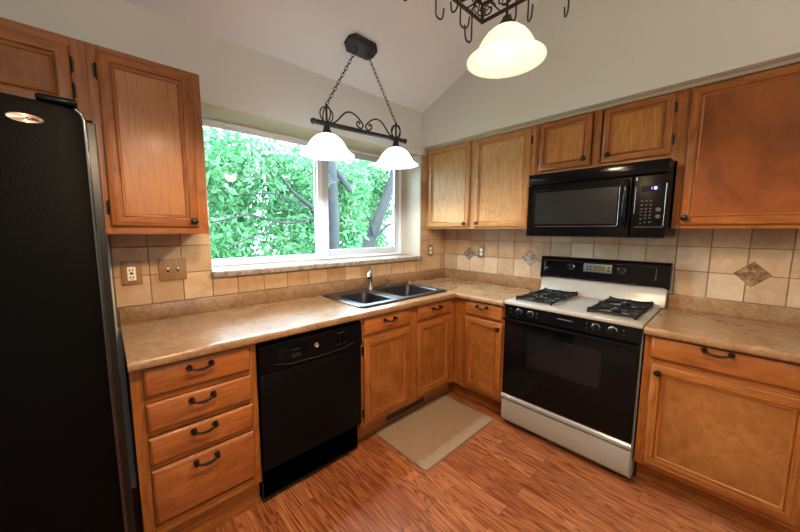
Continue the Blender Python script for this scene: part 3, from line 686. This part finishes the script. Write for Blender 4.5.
# ------------------------------------------------------------------ outlets and switches
r = thing('wall_outlet', (-2.553, -.016, 1.115), 'wooden outlet plate with ivory sockets on the tile nearest the fridge', 'outlet')
build('cover_plate', MB(TW).box((-2.594, .008, 1.114), (-2.512, .018, 1.236), .003, 2), PLATEB, r)
sk = build('socket', MB(TW).box((-2.571, .016, 1.137), (-2.537, .0195, 1.207), .001, 1), IVORY, r)
m = MB(TW)
for z in (1.153, 1.19):
    for u in (-2.561, -2.549): m.box((u - .0022, .0185, z - .006), (u + .0022, .0202, z + .006))
    m.lathe([(.0001, .0006), (.003, .0006), (.003, 0)], (-2.555, .0197, z - .0115), 1, 10)
m.box((-2.561, .0185, 1.168), (-2.547, .0205, 1.177))
build('socket_slots', m, BLKS, sk)
r = thing('light_switch', (-2.378, -.016, 1.12), 'wooden double switch plate with two ivory toggles, left of the window', 'light switch')
build('cover_plate', MB(TW).box((-2.441, .008, 1.121), (-2.316, .018, 1.241), .003, 2), PLATEB, r)
for u, s in ((-2.402, 1), (-2.357, 1)):
    sp = build('switch_slot', MB(TW).box((u - .006, .017, 1.168), (u + .006, .0188, 1.196)), BLKS, r)
    build('toggle', MB(TW).loops([[(u + a * .0045, d, z + b * .004) for a, b in ((-1, -1), (1, -1), (1, 1), (-1, 1))] for d, z in ((.0175, 1.182), (.024, 1.186), (.030, 1.190))], True, True, True), IVORY, sp)
def outlet(tf, u, z, label, mt):
    r = thing('wall_outlet', tf(u, .012, z - .057), label, 'outlet')
    build('cover_plate', MB(tf).box((u - .035, .008, z - .058), (u + .035, .0155, z + .058), .003, 2), mt, r)
    for dz in (.019, -.019):
        s_ = build('socket', MB(tf).lathe([(.016, -.002), (.016, .0015), (.0145, .0025), (.0001, .0025)], (u, .0155, z + dz), 1, 20, sx=1.0), IVORY, r)
outlet(TW, -.237, 1.2, 'bronze outlet plate on the tile between the window and the corner', PLATEB)
outlet(TR, -.462, 1.199, 'grey outlet plate on the tile between two diamond tiles', PLATEG)

# ------------------------------------------------------------------ mat
r = thing('kitchen_mat', (-1.0, -.76, 0), 'flat tan rectangular mat on the wood floor before the sink cabinet', 'mat')
m = MB(); m.loops([rrect(-1.378, -.622, -1.008, -.517, .022, .0005), rrect(-1.38, -.62, -1.01, -.515, .024, .004), rrect(-1.374, -.626, -1.004, -.521, .02, .0075)], True, True, True)
build('rubber_base', m, MATE, r)
m = MB(); m.loops([rrect(-1.373, -.627, -1.003, -.522, .02, .0072), rrect(-1.371, -.629, -1.001, -.524, .019, .0092)], True, False, True)
build('mat_surface', m, MAT, r)

# ------------------------------------------------------------------ hanging lamps
def link(m, c, d, up, a=.013, b=.009, r_=.0022):
    d = d.normalized(); s_ = d.cross(up).normalized()
    m.tube([tuple(c + d * a * math.cos(t * PI / 6) + s_ * b * math.sin(t * PI / 6)) for t in range(12)], r_, 5, True)
def chain(p, q, name, root, mt, pitch=.019):
    p, q = Vector(p), Vector(q); d = q - p; n = max(2, int(d.length / pitch)); m = MB()
    a = Vector((0, 1, 0)) if abs(d.normalized().y) < .9 else Vector((1, 0, 0)); b = d.cross(a).normalized()
    for k in range(n): link(m, p + d * ((k + .5) / n), d, a if k % 2 else b, d.length / n * .68)
    return build(name, m, mt, root)
def bell(m, c, R, H):
    o = [(1, 0), (.985, .012), (.93, .05), (.84, .14), (.755, .27), (.69, .42), (.62, .58), (.52, .74), (.39, .88), (.24, .97), (.16, 1.0)]
    pr = [(R * a, H * b) for a, b in o]; inn = [(max(.01, R * a - .005), H * b - (.004 if b > .5 else 0) + (.003 if b < .05 else 0)) for a, b in reversed(o)]
    m.lathe(pr + inn, c, 2, 40)
    return m
PY, BZ0 = -.30, 2.075
def bz(x): return BZ0 + (x + 1.272) * .034
r = thing('pendant_light', (-1.29, PY, 1.85), 'black iron two-shade island pendant hanging before the kitchen window', 'pendant light')
cx, cz_ = -1.297, 2.5 + SL * .30
nrm = Vector((0, -SL, -1)).normalized(); tan = Vector((0, 1, -SL)).normalized()
def can(i, dep): # elongated octagon lying against the slope
    P = []
    for a, b in ((-1, -.45), (-.72, -1), (.72, -1), (1, -.45), (1, .45), (.72, 1), (-.72, 1), (-1, .45)):
        p = Vector((cx, PY, cz_)) + Vector((1, 0, 0)) * a * (.115 - i) + tan * b * (.062 - i) + nrm * dep; P.append(tuple(p))
    return P
m = MB(); m.loops([can(0, -.002), can(0, .026), can(.012, .034), can(.03, .036)], True, True, True)
build('canopy', m, IRON, r)
lo = [(-1.567, PY), (-.977, PY)]
for s_, (x, y) in zip((-1, 1), lo):
    BZ = bz(x)
    top = Vector((cx + s_ * .05, PY, cz_)) + nrm * .04
    m = MB(); m.tube([tuple(top + Vector((.012 * math.cos(t * PI / 6), 0, -.006 + .012 * math.sin(t * PI / 6)))) for t in range(12)], .0025, 6, True); build('canopy_loop', m, IRON, r)
    chain(top - Vector((0, 0, .015)), (x, y, BZ + .115), 'chain', r, IRON, .027)
    m = MB(); m.tube([(x, y, BZ), (x, y, BZ + .10)], .007, 10).lathe([(.0001, .125), (.005, .12), (.009, .112), (.006, .10)], (x, y, BZ), 2, 10)
    for ax in (Vector((1, 0, 0)), Vector((0, 1, 0))):
        m.tube([tuple(Vector((x, y, BZ + .055)) + ax * .046 * math.cos(t * PI / 14) + Vector((0, 0, .046 * math.sin(t * PI / 14)))) for t in range(28)], .0045, 8, True)
    build('cage_ring', m, IRON, r)
    m = MB(); m.lathe([(.0001, 0), (.018, 0), (.02, -.02), (.028, -.045), (.036, -.062), (.036, -.068), (.0001, -.066)], (x, y, BZ - .006), 2, 20); build('socket_cup', m, IRON, r)
    sh = build('lamp_shade', bell(MB(), (x, y, BZ - .19), .172, .130), SHADE, r)
    m = MB(); m.lathe([(.0001, -.055), (.018, -.05), (.029, -.03), (.030, -.012), (.022, .012), (.014, .03), (.013, .05)], (x, y, BZ - .125), 2, 18); build('bulb', m, BULB, sh)
    lamp('pendant_bulb_light', 'POINT', (x, y, BZ - .11), 84, (.70, .88, 1), .03)
m = MB(); m.tube([(-1.66, PY, bz(-1.66)), (-.885, PY, bz(-.885))], .0155, 14)
for x in (-1.66, -.885): m.lathe([(.0001, -.018), (.012, -.014), (.019, -.004), (.019, .006), (.012, .016), (.0001, .018)], (x, PY, bz(x)), 0, 14)
build('crossbar', m, IRON, r)
def smooth(P, n=5):
    out = []
    for i in range(len(P) - 1):
        p0, p1, p2, p3 = [Vector(P[max(0, min(len(P) - 1, j))]) for j in (i - 1, i, i + 1, i + 2)]
        for k in range(n):
            t = k / n; out.append(tuple(.5 * ((2 * p1) + (p2 - p0) * t + (2 * p0 - 5 * p1 + 4 * p2 - p3) * t * t + (3 * p1 - p0 - 3 * p2 + p3) * t ** 3)))
    return out + [tuple(P[-1])]
for s_ in (-1, 1):
    P = [(-1.272 + s_ * a, PY, bz(-1.272 + s_ * a) + b) for a, b in ((.252, .014), (.222, .03), (.19, .064), (.155, .096), (.115, .108), (.07, .096), (.034, .07), (.012, .045), (.018, .026), (.038, .021), (.058, .032), (.064, .05), (.053, .062), (.041, .055), (.043, .045))]
    build('scroll', MB().tube(smooth(P), .0055, 8), IRON, r)

# pot rack with its two lamps
RX0, RX1, RY0, RY1, RKZ = -2.41, -1.39, -1.67, -1.30, 2.28
rot = 0.0
RC = Vector(((RX0 + RX1) / 2, (RY0 + RY1) / 2, 0))
def RT(u, d, z):
    p = Vector((u - RC.x, d - RC.y, 0)); return (RX1 + (p.x - (RX1 - RC.x)) * math.cos(rot) - (p.y - (RY1 - RC.y)) * math.sin(rot), RY1 + (p.x - (RX1 - RC.x)) * math.sin(rot) + (p.y - (RY1 - RC.y)) * math.cos(rot), z)
r = thing('pot_rack', (RC.x, RC.y, 2.05), 'dark bronze scrollwork pot rack with lamps hanging from the ceiling', 'pot rack')
m = MB(RT)
for z0, z1 in ((RKZ, RKZ + .012), (RKZ + .07, RKZ + .08)):
    m.box((RX0, RY0, z0), (RX1, RY0 + .012, z1), .002, 1).box((RX0, RY1 - .012, z0), (RX1, RY1, z1), .002, 1).box((RX0, RY0, z0), (RX0 + .012, RY1, z1), .002, 1).box((RX1 - .012, RY0, z0), (RX1, RY1, z1), .002, 1)
for x in (RX0 + .006, RX1 - .006, (RX0 + RX1) / 2):
    for y in (RY0 + .006, RY1 - .006): m.box((x - .005, y - .005, RKZ), (x + .005, y + .005, RKZ + .075))
build('rack_rim', m, BRONZE, r)
m = MB(RT); nx, ny = 8, 4
for k in range(1, nx): x = RX0 + (RX1 - RX0) * k / nx; m.tube([(x, RY0 + .005, RKZ + .005), (x, RY1 - .005, RKZ + .005)], .003, 6)
for k in range(1, ny): y = RY0 + (RY1 - RY0) * k / ny; m.tube([(RX0 + .005, y, RKZ + .008), (RX1 - .005, y, RKZ + .008)], .003, 6)
build('grid_shelf', m, BRONZE, r)
m = MB(RT)
def spiral(c, ax, s, R, z): 
    P = []
    for k in range(20):
        a = k * PI / 6.5; rr = R * (1 - k / 24); P.append((c[0] + ax[0] * s * rr * math.cos(a), c[1] + ax[1] * s * rr * math.cos(a), z + rr * math.sin(a)))
    m.tube(P, .0026, 5)
L = RX1 - RX0
for k in range(10):
    for y in (RY0 + .006, RY1 - .006): spiral((RX0 + L * (k + .5) / 10, y), (1, 0), 1 if k % 2 else -1, .030, RKZ + .041)
for k in range(5):
    for x in (RX0 + .006, RX1 - .006): spiral((x, RY0 + (RY1 - RY0) * (k + .5) / 5), (0, 1), 1 if k % 2 else -1, .030, RKZ + .041)
for i in range(nx):
    for j in range(ny):
        c = (RX0 + L * (i + .5) / nx, RY0 + (RY1 - RY0) * (j + .5) / ny); P = []
        for k in range(18):
            a = k * PI / 6 + i + j; rr = .036 * (1 - k / 24); P.append((c[0] + rr * math.cos(a), c[1] + rr * math.sin(a), RKZ + .004))
        m.tube(P, .0026, 5)
build('scroll_lattice', m, BRONZE, r)
for x in (RX0 + .006, RX1 - .006):
    for y in (RY0 + .006, RY1 - .006):
        p = Vector(RT(x, y, RKZ + .08)); q = Vector((RC.x + (p.x - RC.x) * .6, RC.y, ZC - SL * RC.y - .03)); chain(p, q, 'chain', r, BRONZE, .03)
m = MB(); qz = ZC - SL * RC.y
m.box((RC.x - .32, RC.y - .05, qz - .06), (RC.x + .32, RC.y + .05, qz + .03), .008, 2); build('ceiling_plate', m, BRONZE, r)
for x in (-1.478, -2.32):
    y = -1.468
    m = MB(); m.tube([(x, y, RKZ + .004), (x, y, 2.19)], .005, 10).lathe([(.0001, .03), (.016, .03), (.02, .018), (.03, .006), (.034, -.006), (.0001, -.004)], (x, y, 2.168), 2, 20); build('socket_cup', m, BRONZE, r)
    sh = build('lamp_shade', bell(MB(), (x, y, 2.045), .145, .118), SHADEW, r)
    m = MB(); m.lathe([(.0001, -.055), (.018, -.05), (.029, -.03), (.030, -.012), (.022, .012), (.014, .03), (.013, .05)], (x, y, 2.10), 2, 18); build('bulb', m, BULB, sh)
    sp = lamp('rack_bulb_light', 'SPOT', (x, y, 2.034), 46, (1, .70, .42), .06); sp.data.shadow_soft_size = .06; sp.data.spot_size = math.radians(172); sp.data.spot_blend = .35
# pot hooks: one made, the rest copied
P = [(0, 0, .0), (.0, .012, .012), (0, .02, .002), (0, .012, -.012), (0, 0, -.02), (0, 0, -.10)]
for k in range(1, 11): a = k * PI / 10; P.append((0, -.017 + .017 * math.cos(a), -.10 - .017 * math.sin(a)))
P += [(0, -.036, -.086), (0, -.038, -.075)]
hm = MB(); hm.tube(P, .0032, 7)
hook0 = one('pot_hook', hm, BRONZE, (0, 0, 0), '', 'hook')
hooks = [((-1.872, -1.305), 100, 'iron pot hook on the rack rim farthest from the lit shade'),
         ((-1.712, -1.318), 80, 'iron pot hook second from the left on the rack rim'),
         ((-1.690, -1.40), 170, 'iron pot hook hung inside the rack, just right of the second hook'),
         ((-1.602, -1.345), 60, 'iron pot hook midway along the rack, left of the lowest hook'),
         ((-1.537, -1.352), -100, 'iron pot hook hanging lowest, left of the lit rack shade'),
         ((-1.49, -1.51), 150, 'iron pot hook just right of the lit shade cap'),
         ((-1.438, -1.53), -40, 'iron pot hook second to the right of the lit shade cap'),
         ((-1.392, -1.655), 130, 'iron pot hook alone at the rack corner near the cabinets')]
for k, ((x, y), a, lab) in enumerate(hooks):
    o = hook0 if k == 0 else hook0.copy()
    if k: C.objects.link(o)
    o.location = (x, y, RKZ + .002); o.rotation_euler = (0, 0, math.radians(a)); o.scale.z = 1.3 if 'lowest, left' in lab else 1.0; o['label'] = lab; o['group'] = 'pot hooks on the hanging rack'

# ------------------------------------------------------------------ garden
gd = struct('ground', MB().box((-14, .5, -.8), (16, 26, -.7)), LAWN)
def leaves(n, blobs, size, seed):
    rd = random.Random(seed); V = []; F = []
    tot = sum(b[3] for b in blobs)
    for cx_, cy_, cz2, wgt, rx, ry, rz in blobs:
        for _ in range(int(n * wgt / tot)):
            while True:
                q = Vector((rd.uniform(-1, 1), rd.uniform(-1, 1), rd.uniform(-1, 1)))
                if q.length < 1: break
            p = Vector((cx_ + q.x * rx, cy_ + q.y * ry, cz2 + q.z * rz))
            d = Vector((rd.gauss(0, 1), rd.gauss(0, 1), rd.gauss(-.5, .8))).normalized(); s_ = d.cross(Vector((rd.gauss(0, 1), rd.gauss(0, 1), rd.gauss(0, 1)))).normalized(); nn = d.cross(s_)
            L = size * rd.uniform(.6, 1.3); W = L * .17; i = len(V)
            V += [tuple(p), tuple(p + d * L * .4 + s_ * W + nn * L * .08), tuple(p + d * L), tuple(p + d * L * .4 - s_ * W + nn * L * .08)]
            F.append((i, i + 1, i + 2, i + 3))
    return V, F
def tree(loc, label, trunks, blobs, n, size, seed):
    r = thing('garden_tree', loc, label, 'tree')
    m = MB()
    for pts, rad in trunks[:1]: m.tube(pts, rad, 12)
    build('trunk', m, BARK, r)
    for pts, rad in trunks[1:]: build('branch', MB().tube(pts, rad, 8), BARK, r)
    V, F = leaves(n, blobs, size, seed); me = bpy.data.meshes.new('foliage'); o_ = ORG[r]
    me.from_pydata([(v[0] - o_.x, v[1] - o_.y, v[2] - o_.z) for v in V], [], F); me.materials.append(LEAF)
    o = bpy.data.objects.new('foliage', me); C.objects.link(o); o.parent = r; o['kind'] = 'stuff'
    return r
tree((.5, 3.1, -.7), 'leafy tree with a straight dark trunk behind the window mullion',
     [([(.5, 3.1, -.7), (.49, 3.05, .9), (.47, 3.0, 1.6), (.46, 3.0, 2.4), (.5, 3.1, 3.4)], [.15, .115, .105, .10, .07]),
      ([(.47, 3.0, 2.55), (.6, 2.95, 2.4), (.8, 2.9, 2.12)], [.05, .06, .055]),
      ([(.45, 3.0, 1.45), (.05, 2.9, 1.75), (-.35, 2.85, 2.0), (-.6, 2.8, 2.25)], [.035, .045, .03, .012]),
      ([(-.02, 2.9, 1.6), (-.5, 2.8, 1.5), (-1.1, 2.75, 1.62), (-1.55, 2.7, 1.5)], [.022, .02, .016, .01]),
      ([(-.2, 2.75, 1.78), (-.7, 2.7, 1.95), (-1.2, 2.7, 1.9)], [.014, .012, .006]),
      ([(-1.5, 2.5, 1.15), (-1.0, 2.5, 1.35), (-.75, 2.5, 1.55)], [.008, .011, .008])],
     [(-.8, 3.4, 1.35, 1.0, 1.15, .75, .55), (-.95, 3.3, 2.35, 1.0, .9, .7, .6), (.1, 3.5, 2.2, .8, .9, .6, .8), (.95, 3.5, 2.2, .75, .65, .6, .7), (-2.3, 3.6, 1.9, .9, .9, .6, 1.2), (-3.6, 3.8, 1.7, .7, .9, .6, 1.2), (.85, 3.4, 1.35, .45, .55, .5, .4)], 13000, .15, 3)
tree((2.3, 5.8, -.7), 'leafy tree with a leaning grey trunk seen at the window right side',
     [([(2.3, 5.9, -.7), (3.2, 5.65, .55), (3.4, 5.6, 1.25), (3.78, 5.45, 2.2), (4.14, 5.4, 3.15), (4.4, 5.5, 4.3)], [.21, .19, .175, .155, .13, .09]),
      ([(3.4, 5.45, 1.2), (3.75, 5.25, 1.55), (4.2, 5.15, 1.72)], [.05, .042, .026]),
      ([(3.33, 5.45, 1.25), (3.05, 5.25, 1.7), (2.83, 5.1, 1.84)], [.042, .032, .015])],
     [(3.6, 6.2, 3.0, 1.0, 1.3, .8, .9), (4.7, 6.1, 2.7, .7, 1.0, .8, 1.0), (2.9, 6.2, 1.9, .5, .8, .7, .6), (3.9, 6.1, .95, .35, 1.0, .7, .45)], 5200, .19, 5)
for k, (x, lab) in enumerate(((.2, 'tall leafy tree far behind the left half of the window'), (3.3, 'tall leafy tree far behind the trunk at the mullion'), (6.4, 'tall leafy tree far behind the leaning trunk'))):
    y, z = 10.0, 2.1
    tree((x, y, -.7), lab, [([(x, y, -.7), (x + .05, y, 1.0), (x, y, 3.0)], [.16, .13, .07])], [(x, y, z, 1, 1.22, 1, 2.7)], 6500, .26, 20 + k)
